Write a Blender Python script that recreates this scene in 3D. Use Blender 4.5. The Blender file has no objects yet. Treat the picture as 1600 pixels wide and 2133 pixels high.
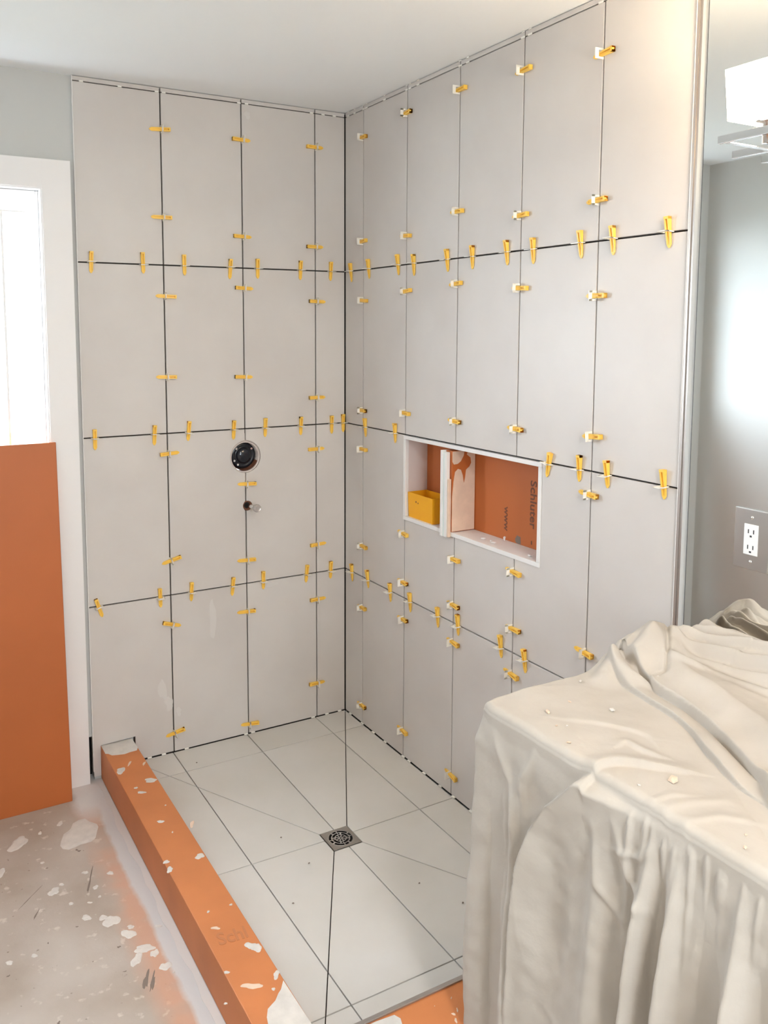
import bpy, bmesh, math, random
import numpy as np
from mathutils import Vector, Matrix
random.seed(7)
S = bpy.context.scene
C = S.collection

# ---------------------------------------------------------------- camera
cam_d = bpy.data.cameras.new('camera'); cam = bpy.data.objects.new('camera', cam_d); C.objects.link(cam)
cam_d.sensor_fit = 'HORIZONTAL'; cam_d.sensor_width = 36.0
cam_d.lens = 36.0 * 1764.31 / 1600.0
cam_d.shift_x = (800 - 723.12) / 1600.0
cam_d.shift_y = -(1066.5 - 868.9) / 1600.0
cam_d.clip_start = 0.02; cam_d.clip_end = 100
_r = Vector((0.874283, -0.485417, 0.0)); _f = Vector((0.482824, 0.869630, -0.103078)).normalized()
_r = (_r - _f * _r.dot(_f)).normalized(); _u = _r.cross(_f)
cam.matrix_world = Matrix(((_r.x, _u.x, -_f.x, -1.67152), (_r.y, _u.y, -_f.y, -3.02705), (_r.z, _u.z, -_f.z, 1.60993), (0, 0, 0, 1)))
S.camera = cam

# ---------------------------------------------------------------- world, lights, exposure
WORLD_STRENGTH = 10.0
w = bpy.data.worlds.new('world'); S.world = w; w.use_nodes = True
bg = w.node_tree.nodes['Background']; bg.inputs['Color'].default_value = (0.77, 0.89, 1.0, 1); bg.inputs['Strength'].default_value = WORLD_STRENGTH
S.view_settings.view_transform = 'Standard'; S.view_settings.look = 'None'
S.view_settings.gamma = 1.0; S.view_settings.use_curve_mapping = False
S.view_settings.exposure = 1.33
S.cycles.max_bounces = 10; S.cycles.diffuse_bounces = 6; S.cycles.glossy_bounces = 5
S.cycles.caustics_reflective = False; S.cycles.caustics_refractive = False
def portal(name, loc, rot, sx, sy):
    l = bpy.data.lights.new(name, 'AREA'); l.shape = 'RECTANGLE'; l.size = sx; l.size_y = sy
    l.cycles.is_portal = True
    o = bpy.data.objects.new(name, l); C.objects.link(o); o.location = loc; o.rotation_euler = rot
    return o
portal('door_daylight_portal', (-1.56, 0.155, 1.57), (-math.pi / 2, 0, 0), 0.85, 1.06)
portal('added_window_portal', (-1.25, -4.455, 1.60), (math.pi / 2, 0, 0), 0.70, 0.80)  # portal for the added window behind the camera
# hazy daylight falling in through the door onto the left wall
sun_d = bpy.data.lights.new('hazy_sun', 'SUN'); sun_d.energy = 0.5; sun_d.angle = math.radians(38); sun_d.color = (0.86, 0.93, 1.0)
sun = bpy.data.objects.new('hazy_sun', sun_d); C.objects.link(sun); sun.rotation_euler = Vector((-1.5, -.8, -.75)).to_track_quat('-Z', 'Y').to_euler()
# unseen ceiling lamp added behind the camera for fill light
cl = bpy.data.lights.new('added_ceiling_fill_light', 'AREA'); cl.shape = 'DISK'; cl.size = 0.34; cl.energy = 14; cl.color = (1.0, 0.97, 0.94)
clo = bpy.data.objects.new('added_ceiling_fill_light', cl); C.objects.link(clo); clo.location = (-1.15, -3.55, 2.36)
LAMP_EMIT = 13.0

# ---------------------------------------------------------------- materials
def nt(name):
    m = bpy.data.materials.new(name); m.use_nodes = True
    return m, m.node_tree, m.node_tree.nodes['Principled BSDF']
def simple(name, col, rough=0.5, metal=0.0, bump=0.0, bscale=200, var=0.0, vscale=6, spec=None, emit=None):
    m, t, b = nt(name)
    b.inputs['Base Color'].default_value = (*col, 1); b.inputs['Roughness'].default_value = rough; b.inputs['Metallic'].default_value = metal
    if spec is not None: b.inputs['Specular IOR Level'].default_value = spec
    if var > 0:
        tc = t.nodes.new('ShaderNodeTexCoord'); n = t.nodes.new('ShaderNodeTexNoise'); n.inputs['Scale'].default_value = vscale; n.inputs['Detail'].default_value = 5
        t.links.new(tc.outputs['Object'], n.inputs['Vector'])
        r = t.nodes.new('ShaderNodeValToRGB')
        r.color_ramp.elements[0].position = 0.3; r.color_ramp.elements[1].position = 0.7
        r.color_ramp.elements[0].color = (*[c * (1 - var) for c in col], 1); r.color_ramp.elements[1].color = (*[min(1, c * (1 + var)) for c in col], 1)
        t.links.new(n.outputs['Fac'], r.inputs['Fac']); t.links.new(r.outputs['Color'], b.inputs['Base Color'])
    if bump > 0:
        tc = t.nodes.new('ShaderNodeTexCoord'); n = t.nodes.new('ShaderNodeTexNoise'); n.inputs['Scale'].default_value = bscale; n.inputs['Detail'].default_value = 4
        t.links.new(tc.outputs['Object'], n.inputs['Vector'])
        bp = t.nodes.new('ShaderNodeBump'); bp.inputs['Strength'].default_value = bump; bp.inputs['Distance'].default_value = 0.002
        t.links.new(n.outputs['Fac'], bp.inputs['Height']); t.links.new(bp.outputs['Normal'], b.inputs['Normal'])
    if emit:
        b.inputs['Emission Color'].default_value = (*emit[0], 1); b.inputs['Emission Strength'].default_value = emit[1]
    return m
def tile_mat(name, c1, c2, rough=0.42):
    m, t, b = nt(name); b.inputs['Roughness'].default_value = rough; b.inputs['Specular IOR Level'].default_value = 0.35
    g = t.nodes.new('ShaderNodeNewGeometry'); oi = t.nodes.new('ShaderNodeObjectInfo')
    ad = t.nodes.new('ShaderNodeVectorMath'); ad.operation = 'MULTIPLY_ADD'
    ad.inputs[1].default_value = (1, 1, 1)
    cmb = t.nodes.new('ShaderNodeCombineXYZ'); mu = t.nodes.new('ShaderNodeMath'); mu.operation = 'MULTIPLY'; mu.inputs[1].default_value = 37.0
    t.links.new(oi.outputs['Random'], mu.inputs[0]); t.links.new(mu.outputs[0], cmb.inputs[0]); t.links.new(mu.outputs[0], cmb.inputs[1])
    t.links.new(g.outputs['Position'], ad.inputs[0]); t.links.new(cmb.outputs[0], ad.inputs[2])
    n = t.nodes.new('ShaderNodeTexNoise'); n.inputs['Scale'].default_value = 3.2; n.inputs['Detail'].default_value = 4; n.inputs['Roughness'].default_value = 0.5
    t.links.new(ad.outputs[0], n.inputs['Vector'])
    r = t.nodes.new('ShaderNodeValToRGB'); r.color_ramp.elements[0].position = 0.32; r.color_ramp.elements[1].position = 0.68
    r.color_ramp.elements[0].color = (*c1, 1); r.color_ramp.elements[1].color = (*c2, 1)
    t.links.new(n.outputs['Fac'], r.inputs['Fac']); t.links.new(r.outputs['Color'], b.inputs['Base Color'])
    n2 = t.nodes.new('ShaderNodeTexNoise'); n2.inputs['Scale'].default_value = 260; n2.inputs['Detail'].default_value = 3
    t.links.new(g.outputs['Position'], n2.inputs['Vector'])
    bp = t.nodes.new('ShaderNodeBump'); bp.inputs['Strength'].default_value = 0.08; bp.inputs['Distance'].default_value = 0.001
    t.links.new(n2.outputs['Fac'], bp.inputs['Height']); t.links.new(bp.outputs['Normal'], b.inputs['Normal'])
    return m
M = {}
M['tile'] = tile_mat('grey_porcelain', (0.60, 0.56, 0.53), (0.65, 0.615, 0.585))
M['floor_tile'] = tile_mat('warm_white_porcelain', (0.60, 0.575, 0.53), (0.66, 0.635, 0.60), 0.38)
M['joint'] = simple('dark_open_joint', (0.035, 0.028, 0.024), 0.9)
M['joint_floor'] = simple('dark_floor_joint', (0.05, 0.042, 0.036), 0.9)
M['drywall'] = simple('grey_wall_paint', (0.56, 0.56, 0.54), 0.75, bump=0.06, bscale=90)
M['ceiling'] = simple('white_ceiling_paint', (0.83, 0.845, 0.85), 0.85, bump=0.05, bscale=120)
M['casing'] = simple('white_casing_paint', (0.83, 0.81, 0.80), 0.45, bump=0.03, bscale=60)
M['orange'] = simple('pale_orange_foam_board', (0.58, 0.20, 0.065), 0.55, bump=0.12, bscale=300, var=0.10, vscale=5)  # foam board with a lighter base colour, for the curb
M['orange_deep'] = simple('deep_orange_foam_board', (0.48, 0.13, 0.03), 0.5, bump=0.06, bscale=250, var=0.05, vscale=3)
M['mortar'] = simple('pale_thinset', (0.66, 0.62, 0.575), 0.85, bump=0.4, bscale=120, var=0.08, vscale=30)
M['mortar_warm'] = simple('beige_thinset', (0.74, 0.56, 0.43), 0.85, bump=0.3, bscale=80, var=0.06, vscale=30)
M['white_board'] = simple('white_edge_board', (0.80, 0.78, 0.76), 0.5, bump=0.05)
M['pink_board'] = simple('dusty_white_board', (0.70, 0.62, 0.58), 0.6, bump=0.1)
M['green_board'] = simple('pale_green_white_board', (0.70, 0.76, 0.72), 0.6)
M['yellow'] = simple('yellow_plastic', (0.95, 0.60, 0.10), 0.35, spec=0.4)
M['bin'] = simple('amber_plastic', (0.90, 0.42, 0.012), 0.4, spec=0.4)
M['clear'] = simple('frosted_clip_plastic', (0.88, 0.86, 0.80), 0.3)
M['chrome'] = simple('polished_chrome', (0.80, 0.80, 0.80), 0.12, 1.0)
M['steel'] = simple('brushed_steel', (0.52, 0.50, 0.47), 0.34, 1.0, bump=0.05, bscale=300)
M['profile'] = simple('aluminium_profile', (0.46, 0.42, 0.385), 0.4, 0.8)
M['black'] = simple('black_plastic', (0.012, 0.014, 0.02), 0.12)
M['darkhole'] = simple('dark_cavity', (0.02, 0.017, 0.015), 0.9)
M['copper'] = simple('brown_cavity_rim', (0.22, 0.09, 0.05), 0.6)
M['white_plastic'] = simple('white_plastic', (0.85, 0.85, 0.85), 0.35)
M['slot'] = simple('dark_slot', (0.03, 0.03, 0.035), 0.6)
M['ink'] = simple('brown_print_ink', (0.17, 0.06, 0.03), 0.6)
M['ink_faint'] = simple('faint_brown_print', (0.50, 0.185, 0.07), 0.6)
M['mirror'] = simple('mirror_silver', (0.92, 0.94, 0.93), 0.015, 1.0)
M['shade'] = simple('lit_opal_glass', (0.95, 0.93, 0.88), 0.4, emit=((1.0, 0.80, 0.57), LAMP_EMIT))
M['fill_lamp_glow'] = simple('added_lamp_glow', (0.95, 0.93, 0.88), 0.4, emit=((1.0, 0.90, 0.78), 6))
M['scuff'] = simple('dark_scuff', (0.22, 0.175, 0.145), 0.9)
M['smear'] = simple('pale_smear', (0.66, 0.63, 0.60), 0.5)
M['cabinet'] = simple('white_cabinet_paint', (0.7, 0.69, 0.66), 0.5)
M['countertop'] = simple('grey_stone_counter', (0.5, 0.48, 0.45), 0.3, var=0.15, vscale=40)
M['rubber'] = simple('clear_plastic_bulb', (0.5, 0.46, 0.44), 0.15, 0.3)
# glass that lets daylight through
m, t, b = nt('door_glass'); M['glass'] = m
tb = t.nodes.new('ShaderNodeBsdfTransparent'); gb = t.nodes.new('ShaderNodeBsdfGlossy'); gb.inputs['Roughness'].default_value = 0.0
mx = t.nodes.new('ShaderNodeMixShader'); mx.inputs[0].default_value = 0.06
t.links.new(tb.outputs[0], mx.inputs[1]); t.links.new(gb.outputs[0], mx.inputs[2]); t.links.new(mx.outputs[0], t.nodes['Material Output'].inputs['Surface']); t.nodes.remove(b)
# canvas
m, t, b = nt('beige_canvas'); M['canvas'] = m
b.inputs['Roughness'].default_value = 0.9; b.inputs['Specular IOR Level'].default_value = 0.15
tc = t.nodes.new('ShaderNodeTexCoord'); n = t.nodes.new('ShaderNodeTexNoise'); n.inputs['Scale'].default_value = 7; n.inputs['Detail'].default_value = 6
r = t.nodes.new('ShaderNodeValToRGB'); r.color_ramp.elements[0].position = .3; r.color_ramp.elements[1].position = .7
r.color_ramp.elements[0].color = (0.49, 0.445, 0.39, 1); r.color_ramp.elements[1].color = (0.55, 0.505, 0.45, 1)
n2 = t.nodes.new('ShaderNodeTexNoise'); n2.inputs['Scale'].default_value = 45; n2.inputs['Detail'].default_value = 6
bp = t.nodes.new('ShaderNodeBump'); bp.inputs['Strength'].default_value = 0.35; bp.inputs['Distance'].default_value = 0.003
t.links.new(tc.outputs['Object'], n.inputs['Vector']); t.links.new(tc.outputs['Object'], n2.inputs['Vector'])
t.links.new(n.outputs['Fac'], r.inputs['Fac']); t.links.new(r.outputs['Color'], b.inputs['Base Color'])
t.links.new(n2.outputs['Fac'], bp.inputs['Height']); t.links.new(bp.outputs['Normal'], b.inputs['Normal'])
# dusty subfloor with a pale band and orange stain along the curb
m, t, b = nt('dusty_subfloor'); M['subfloor'] = m
b.inputs['Roughness'].default_value = 0.7
def node(kind, **kw):
    nd = t.nodes.new(kind)
    for k, v in kw.items(): setattr(nd, k, v)
    return nd
def mth(op, a, bb=None, clamp=False):
    nd = node('ShaderNodeMath', operation=op); nd.use_clamp = clamp
    for i, v in enumerate((a, bb)):
        if v is None: continue
        if isinstance(v, (int, float)): nd.inputs[i].default_value = v
        else: t.links.new(v, nd.inputs[i])
    return nd.outputs[0]
def mixc(fac, a, bb):
    nd = node('ShaderNodeMix', data_type='RGBA')
    t.links.new(fac, nd.inputs[0])
    for i, v in ((6, a), (7, bb)):
        if isinstance(v, tuple): nd.inputs[i].default_value = (*v, 1)
        else: t.links.new(v, nd.inputs[i])
    return nd.outputs[2]
g = node('ShaderNodeNewGeometry'); sp = node('ShaderNodeSeparateXYZ'); t.links.new(g.outputs['Position'], sp.inputs[0])
def noise(scale, detail=5):
    nd = node('ShaderNodeTexNoise'); nd.inputs['Scale'].default_value = scale; nd.inputs['Detail'].default_value = detail
    t.links.new(g.outputs['Position'], nd.inputs['Vector']); return nd.outputs['Fac']
def ramp(v, lo, hi):
    nd = node('ShaderNodeMapRange'); nd.inputs['From Min'].default_value = lo; nd.inputs['From Max'].default_value = hi
    t.links.new(v, nd.inputs['Value']); return nd.outputs[0]
base = mixc(ramp(noise(4), .35, .65), (0.40, 0.33, 0.27), (0.50, 0.44, 0.385))
base = mixc(ramp(noise(28), .62, .70), base, (0.60, 0.54, 0.47))
base = mixc(ramp(noise(60, 3), .70, .76), base, (0.26, 0.20, 0.16))
xw = mth('ADD', sp.outputs['X'], mth('MULTIPLY', mth('SUBTRACT', noise(7), 0.5), 0.06))
org = mth('MULTIPLY', ramp(xw, -1.175, -1.12), mth('MULTIPLY', ramp(noise(5, 3), .33, .55), 0.75))
base = mixc(org, base, (0.60, 0.33, 0.22))
base = mixc(ramp(xw, -1.09, -1.075), base, (0.60, 0.585, 0.575))
wh = mth('MULTIPLY', ramp(sp.outputs['Y'], -0.30, -0.16), ramp(xw, -1.16, -1.13))
base = mixc(wh, base, (0.66, 0.63, 0.61))
t.links.new(base, b.inputs['Base Color'])
bp = node('ShaderNodeBump'); bp.inputs['Strength'].default_value = 0.4; bp.inputs['Distance'].default_value = 0.002
t.links.new(noise(70), bp.inputs['Height']); t.links.new(bp.outputs['Normal'], b.inputs['Normal'])

# ---------------------------------------------------------------- helpers
def tag(o, label=None, cat=None, group=None, kind=None):
    if label: o['label'] = label
    if cat: o['category'] = cat
    if group: o['group'] = group
    if kind: o['kind'] = kind
    return o
def empty(name, loc, label=None, cat=None, group=None, kind=None):
    o = bpy.data.objects.new(name, None); C.objects.link(o); o.location = loc; o.empty_display_size = 0.05
    return tag(o, label, cat, group, kind)
def link(name, me, mat, parent=None, smooth=False):
    if mat is not None and not me.materials: me.materials.append(M[mat] if isinstance(mat, str) else mat)
    if smooth:
        for p in me.polygons: p.use_smooth = True
    o = bpy.data.objects.new(name, me); C.objects.link(o)
    if parent is not None:
        o.parent = parent
        o.matrix_parent_inverse = Matrix.Translation(-Vector(parent.location)) if parent.rotation_euler[:] == (0, 0, 0) else parent.matrix_basis.inverted()
    return o
def box(bm, x0, x1, y0, y1, z0, z1, bev=0.0):
    vs = [bm.verts.new((x, y, z)) for x in (min(x0, x1), max(x0, x1)) for y in (min(y0, y1), max(y0, y1)) for z in (min(z0, z1), max(z0, z1))]
    fs = [bm.faces.new([vs[i] for i in f]) for f in ((0, 1, 3, 2), (4, 6, 7, 5), (0, 4, 5, 1), (2, 3, 7, 6), (0, 2, 6, 4), (1, 5, 7, 3))]
    if bev > 0:
        es = list({e for f in fs for e in f.edges})
        bmesh.ops.bevel(bm, geom=es, offset=bev, segments=2, affect='EDGES', profile=0.6)
def cyl(bm, p0, p1, r0, r1=None, n=24, cap=True):
    r1 = r0 if r1 is None else r1
    p0 = Vector(p0); p1 = Vector(p1); d = (p1 - p0).normalized()
    a = d.orthogonal().normalized(); c = d.cross(a)
    A = [bm.verts.new(p0 + (a * math.cos(2 * math.pi * i / n) + c * math.sin(2 * math.pi * i / n)) * r0) for i in range(n)]
    B = [bm.verts.new(p1 + (a * math.cos(2 * math.pi * i / n) + c * math.sin(2 * math.pi * i / n)) * r1) for i in range(n)]
    for i in range(n): bm.faces.new((A[i], A[(i + 1) % n], B[(i + 1) % n], B[i]))
    if cap: bm.faces.new(A[::-1]); bm.faces.new(B)
def lathe(bm, prof, origin, axis, n=32):
    # prof: list of (radius, distance along axis)
    d = Vector(axis).normalized(); a = d.orthogonal().normalized(); c = d.cross(a); o = Vector(origin); rings = []
    for r_, h_ in prof:
        rings.append([bm.verts.new(o + d * h_ + (a * math.cos(2 * math.pi * i / n) + c * math.sin(2 * math.pi * i / n)) * max(r_, 1e-5)) for i in range(n)])
    for A, B in zip(rings, rings[1:]):
        for i in range(n): bm.faces.new((A[i], A[(i + 1) % n], B[(i + 1) % n], B[i]))
def to_mesh(bm, name):
    bmesh.ops.recalc_face_normals(bm, faces=bm.faces[:])
    me = bpy.data.meshes.new(name); bm.to_mesh(me); bm.free(); return me
def boxes(name, mat, L, parent=None, bev=0.0, **kw):
    bm = bmesh.new()
    for b_ in L: box(bm, *b_, bev=bev)
    return link(name, to_mesh(bm, name), mat, parent, **kw)
def prism(name, mat, poly, fn, d0, d1, parent, bev=0.0008):
    """poly: 2-D outline; fn(u, v, d) -> world point; extruded from depth d0 (face) to d1."""
    bm = bmesh.new()
    A = [bm.verts.new(fn(u, v, d0)) for u, v in poly]; B = [bm.verts.new(fn(u, v, d1)) for u, v in poly]
    f = bm.faces.new(A); bm.faces.new(B[::-1]); n = len(poly)
    for i in range(n): bm.faces.new((A[i], B[i], B[(i + 1) % n], A[(i + 1) % n]))
    if bev > 0: bmesh.ops.bevel(bm, geom=list(f.edges), offset=bev, segments=1, affect='EDGES')
    return link(name, to_mesh(bm, name), mat, parent)
def splat(name, mat, cx, cy, rx, ry, rot, z, parent, h=0.0015, fn=None, seed=None, jag=0.28):
    rs = random.Random(seed if seed is not None else int(abs(cx * 7919 + cy * 104729) * 1000))
    n = 22; ph = [rs.uniform(0, 6.28) for _ in range(4)]
    fn = fn or (lambda u, v, d: (u, v, z + d))
    bm = bmesh.new(); outer = []; inner = []
    for i in range(n):
        a = 2 * math.pi * i / n
        k = 1 + jag * (0.5 * math.sin(2 * a + ph[0]) + 0.4 * math.sin(3 * a + ph[1]) + 0.3 * math.sin(5 * a + ph[2])) + rs.uniform(-.07, .07)
        u = rx * k * math.cos(a); v = ry * k * math.sin(a)
        U = u * math.cos(rot) - v * math.sin(rot); V = u * math.sin(rot) + v * math.cos(rot)
        outer.append(bm.verts.new(fn(cx + U, cy + V, 0))); inner.append(bm.verts.new(fn(cx + U * .78, cy + V * .78, h * rs.uniform(.7, 1.1))))
    cv = bm.verts.new(fn(cx, cy, h))
    for i in range(n):
        j = (i + 1) % n
        bm.faces.new((outer[i], outer[j], inner[j], inner[i])); bm.faces.new((inner[i], inner[j], cv))
    return link(name, to_mesh(bm, name), mat, parent)
def text(name, body, size, mat, M3, parent, sx=1.0):
    cu = bpy.data.curves.new(name, 'FONT'); cu.body = body; cu.size = size; cu.extrude = 0.0002; cu.resolution_u = 3; cu.offset = size * .018
    ob = bpy.data.objects.new(name + '_tmp', cu); C.objects.link(ob)
    dg = bpy.context.evaluated_depsgraph_get(); me = bpy.data.meshes.new_from_object(ob.evaluated_get(dg))
    bpy.data.objects.remove(ob); me.transform(Matrix.Diagonal((sx, 1, 1, 1))); me.transform(M3); me.name = name
    me.materials.clear()
    return link(name, me, mat, parent)
def frame4(ex, ey, ez, o):
    return Matrix(((ex[0], ey[0], ez[0], o[0]), (ex[1], ey[1], ez[1], o[1]), (ex[2], ey[2], ez[2], o[2]), (0, 0, 0, 1)))

# measured positions (metres)
LEFT_H = {3: [0.068, 0.202, 0.383, 0.494, 0.672, 0.824, 1.005], 2: [-0.007, 0.065, 0.204, 0.358, 0.489, 0.668, 0.797, 1.011], 1: [0.071, 0.182, 0.373, 0.502, 0.669, 0.79, 1.016]}
LEFT_V = {2: [2.315, 2.009, 1.729, 1.437, 1.154, 0.75, 0.506, 0.077], 1: [2.311, 1.957, 1.765, 1.429, 1.014, 0.712, 0.505, 0.042], 0: [2.315, 1.933, 1.72, 1.338, 1.13, 0.736, 0.506, 0.148]}
RIGHT_H = {3: [0.055, 0.194, 0.403, 0.506, 0.706, 0.841, 1.009, 1.126, 1.314, 1.428, 1.603], 2: [0.171, 0.39, 1.213, 1.333, 1.434, 1.618], 1: [0.065, 0.193, 0.362, 0.499, 0.675, 0.792, 1.016, 1.128]}
RIGHT_V = {0: [2.34, 1.948, 1.722, 1.292, 1.138, 0.746, 0.491, 0.079], 1: [2.364, 1.941, 1.745, 1.308, 0.861, 0.677, 0.536, 0.104], 2: [2.369, 1.989, 1.758, 1.307, 0.839, 0.681, 0.551, 0.076], 3: [2.35, 1.941, 1.731, 1.313, 0.874, 0.695, 0.55], 4: [2.313, 1.945, 1.698, 1.324, 1.166, 0.723]}
FLOOR_SPLATS = [[-1.166, -0.312, 0.058, 0.073, -0.502], [-1.35, -0.269, 0.026, 0.038, -0.514], [-1.421, -0.401, 0.015, 0.022, -0.552], [-1.293, -0.568, 0.015, 0.018, -0.552], [-1.233, -0.728, 0.013, 0.012, -0.464], [-1.192, -0.751, 0.013, 0.01, -0.464], [-1.175, -0.776, 0.021, 0.024, -0.484], [-1.146, -0.85, 0.021, 0.016, -0.507], [-1.134, -0.825, 0.01, 0.007, -0.507], [-1.124, -0.925, 0.026, 0.016, -0.481], [-1.152, -0.954, 0.012, 0.025, -0.54], [-1.105, -0.955, 0.01, 0.015, -0.507], [-1.093, -1.014, 0.016, 0.014, -0.519], [-1.066, -0.86, 0.01, 0.006, -0.507], [-1.181, -0.608, 0.008, 0.009, -0.519], [-1.18, -0.656, 0.005, 0.004, -0.381], [-1.127, -0.562, 0.009, 0.009, -0.464], [-1.259, -0.647, 0.007, 0.006, -0.464], [-1.193, -0.523, 0.009, 0.007, -0.464], [-1.267, -0.546, 0.007, 0.006, -0.464], [-1.279, -0.243, 0.006, 0.008, -0.54], [-1.211, -0.219, 0.009, 0.014, -0.464], [-1.446, -0.805, 0.01, 0.007, -0.507], [-1.385, -0.81, 0.008, 0.007, -0.405], [-1.299, -0.41, 0.006, 0.005, -0.54], [-1.211, -0.669, 0.007, 0.003, -0.464], [-1.081, -1.045, 0.004, 0.003, -0.588]]
CURB_SPLATS = [[-1.002, -0.207, 0.015, 0.021, -0.552], [-0.929, -0.319, 0.022, 0.013, -0.525], [-0.986, -0.343, 0.006, 0.006, -0.54], [-0.977, -0.379, 0.013, 0.008, -0.499], [-0.971, -0.573, 0.01, 0.008, -0.507], [-0.956, -0.645, 0.002, 0.005, -0.464], [-1.016, -0.777, 0.008, 0.009, -0.519], [-1.018, -0.816, 0.009, 0.013, -0.464], [-0.923, -0.798, 0.012, 0.014, -0.54], [-0.92, -1.038, 0.004, 0.004, -0.588], [-0.982, -1.035, 0.004, 0.004, -0.588], [-0.932, -1.203, 0.016, 0.011, -0.519], [-0.923, -1.216, 0.014, 0.014, -0.432], [-0.987, -1.102, 0.013, 0.005, -0.499], [-1.016, -1.257, 0.008, 0.004, -0.519], [-0.98, -1.325, 0.023, 0.009, -0.503], [-0.94, -1.358, 0.005, 0.004, -0.644], [-0.916, -1.321, 0.007, 0.014, -0.588], [-0.931, -0.492, 0.003, 0.003, -0.322], [-0.89, -0.633, 0.006, 0.018, -0.54], [-1.052, -1.344, 0.004, 0.003, -0.588], [-0.918, -0.198, 0.004, 0.014, -0.464], [-0.963, -0.173, 0.004, 0.017, -0.588]]
NEAR_SPLATS = [[-0.595, -1.579, 0.001, 0.004, -0.785], [-0.604, -1.614, 0.002, 0.006, -0.464], [-0.618, -1.619, 0.005, 0.003, -0.644], [-0.624, -1.636, 0.003, 0.007, -0.322], [-0.642, -1.58, 0.001, 0.001, -0.785]]
WALL_SMEARS = [[-0.585, 0.496, 0.012, 0.086], [-0.789, 0.256, 0.016, 0.041], [-0.765, 0.198, 0.017, 0.027], [-0.338, 0.596, 0.03, 0.01], [-0.417, 2.404, 0.012, 0.014], [-0.728, 0.157, 0.011, 0.017]]
FLOOR_SCUFFS = [[-1.359, -0.563, 0.001, 0.049, -0.785], [-1.355, -0.647, 0.002, 0.02, -0.464], [-1.19, -0.571, 0.003, 0.05, -0.322], [-1.192, -0.394, 0.005, 0.003, -0.644], [-1.187, -0.403, 0.007, 0.003, -0.464], [-1.15, -1.035, 0.005, 0.035, -0.381], [-1.138, -1.051, 0.004, 0.035, -0.464], [-1.17, -1.129, 0.016, 0.015, -0.519], [-1.143, -1.177, 0.006, 0.015, -0.54], [-1.182, -0.886, 0.004, 0.004, -0.464], [-1.345, -0.779, 0.002, 0.003, -0.464], [-1.19, -0.981, 0.004, 0.002, -0.464], [-1.264, -0.752, 0.004, 0.002, -0.588], [-1.455, -0.852, 0.003, 0.004, -0.785], [-1.37, -1.067, 0.004, 0.004, -0.588], [-1.31, -1.088, 0.002, 0.001, -0.464]]
CLOTH_CHIPS = [[-0.364, -1.72, 0.007, 0.004, -0.464], [-0.456, -1.783, 0.004, 0.005, -0.588], [-0.531, -1.801, 0.007, 0.008, -0.464], [-0.411, -1.857, 0.007, 0.009, -0.588], [-0.52, -2.096, 0.007, 0.011, -0.464], [-0.612, -1.915, 0.006, 0.003, -0.54], [-0.607, -2.081, 0.004, 0.003, -0.588], [-0.58, -2.278, 0.005, 0.004, -0.381], [-0.553, -2.26, 0.001, 0.002, -0.785], [-0.54, -1.865, 0.001, 0.002, -0.785], [-0.558, -1.855, 0.002, 0.002, -0.464], [-0.274, -1.814, 0.003, 0.004, -0.322], [-0.262, -1.84, 0.002, 0.004, -0.464]]
L1 = [(-0.262, -1.692), (-0.293, -1.763), (-0.315, -1.862), (-0.336, -1.974), (-0.392, -2.072), (-0.434, -2.161), (-0.446, -2.222), (-0.474, -2.305)]
L2 = [(-0.216, -1.694), (-0.235, -1.769), (-0.273, -1.861), (-0.283, -1.941), (-0.306, -2.014), (-0.332, -2.074), (-0.405, -2.191), (-0.484, -2.309)]
RA = [(-0.632, -1.983), (-0.612, -1.998), (-0.558, -2.012), (-0.512, -2.057), (-0.479, -2.09)]
RB = [(-0.516, -1.968), (-0.489, -1.966), (-0.486, -2.003), (-0.474, -2.035)]
RC = [(-0.528, -1.836), (-0.469, -1.892), (-0.431, -1.959), (-0.438, -1.982)]
RD = [(-0.627, -2.147), (-0.55, -2.158), (-0.489, -2.184)]
RE = [(-0.622, -2.181), (-0.545, -2.208), (-0.498, -2.25)]
RF = [(-0.612, -2.124), (-0.56, -2.128), (-0.525, -2.147)]
H1 = [(-0.313, -1.742), (-0.236, -1.701), (-0.174, -1.708)]
H2 = [(-0.237, -1.77), (-0.158, -1.736), (-0.118, -1.737), (-0.142, -1.79)]
H3 = [(-0.113, -1.735), (-0.177, -1.792), (-0.232, -1.836), (-0.253, -1.833)]
H4 = [(-0.197, -1.815), (-0.194, -1.856), (-0.18, -1.884)]
H5 = [(-0.107, -1.78), (-0.11, -1.851), (-0.059, -1.953)]
H6 = [(-0.258, -1.704), (-0.282, -1.766), (-0.283, -1.813), (-0.267, -1.833)]
H7 = [(-0.066, -1.746), (-0.019, -1.806), (0.0, -1.912)]

# ---------------------------------------------------------------- room shell
ZC = 2.461; ZF = -0.035; XL = -2.2; YF = -4.3
Z1, Z2, Z3, ZT = 0.617, 1.2287, 1.8404, 2.444
JL = [0.1344, 0.4413, 0.7481, 1.0488]
JR = [0.1455, 0.4524, 0.7593, 1.0661, 1.373, 1.6595]
SUB = 0.012
DX0, DX1, DZ = -1.985, -1.161, 2.086       # door opening
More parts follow.
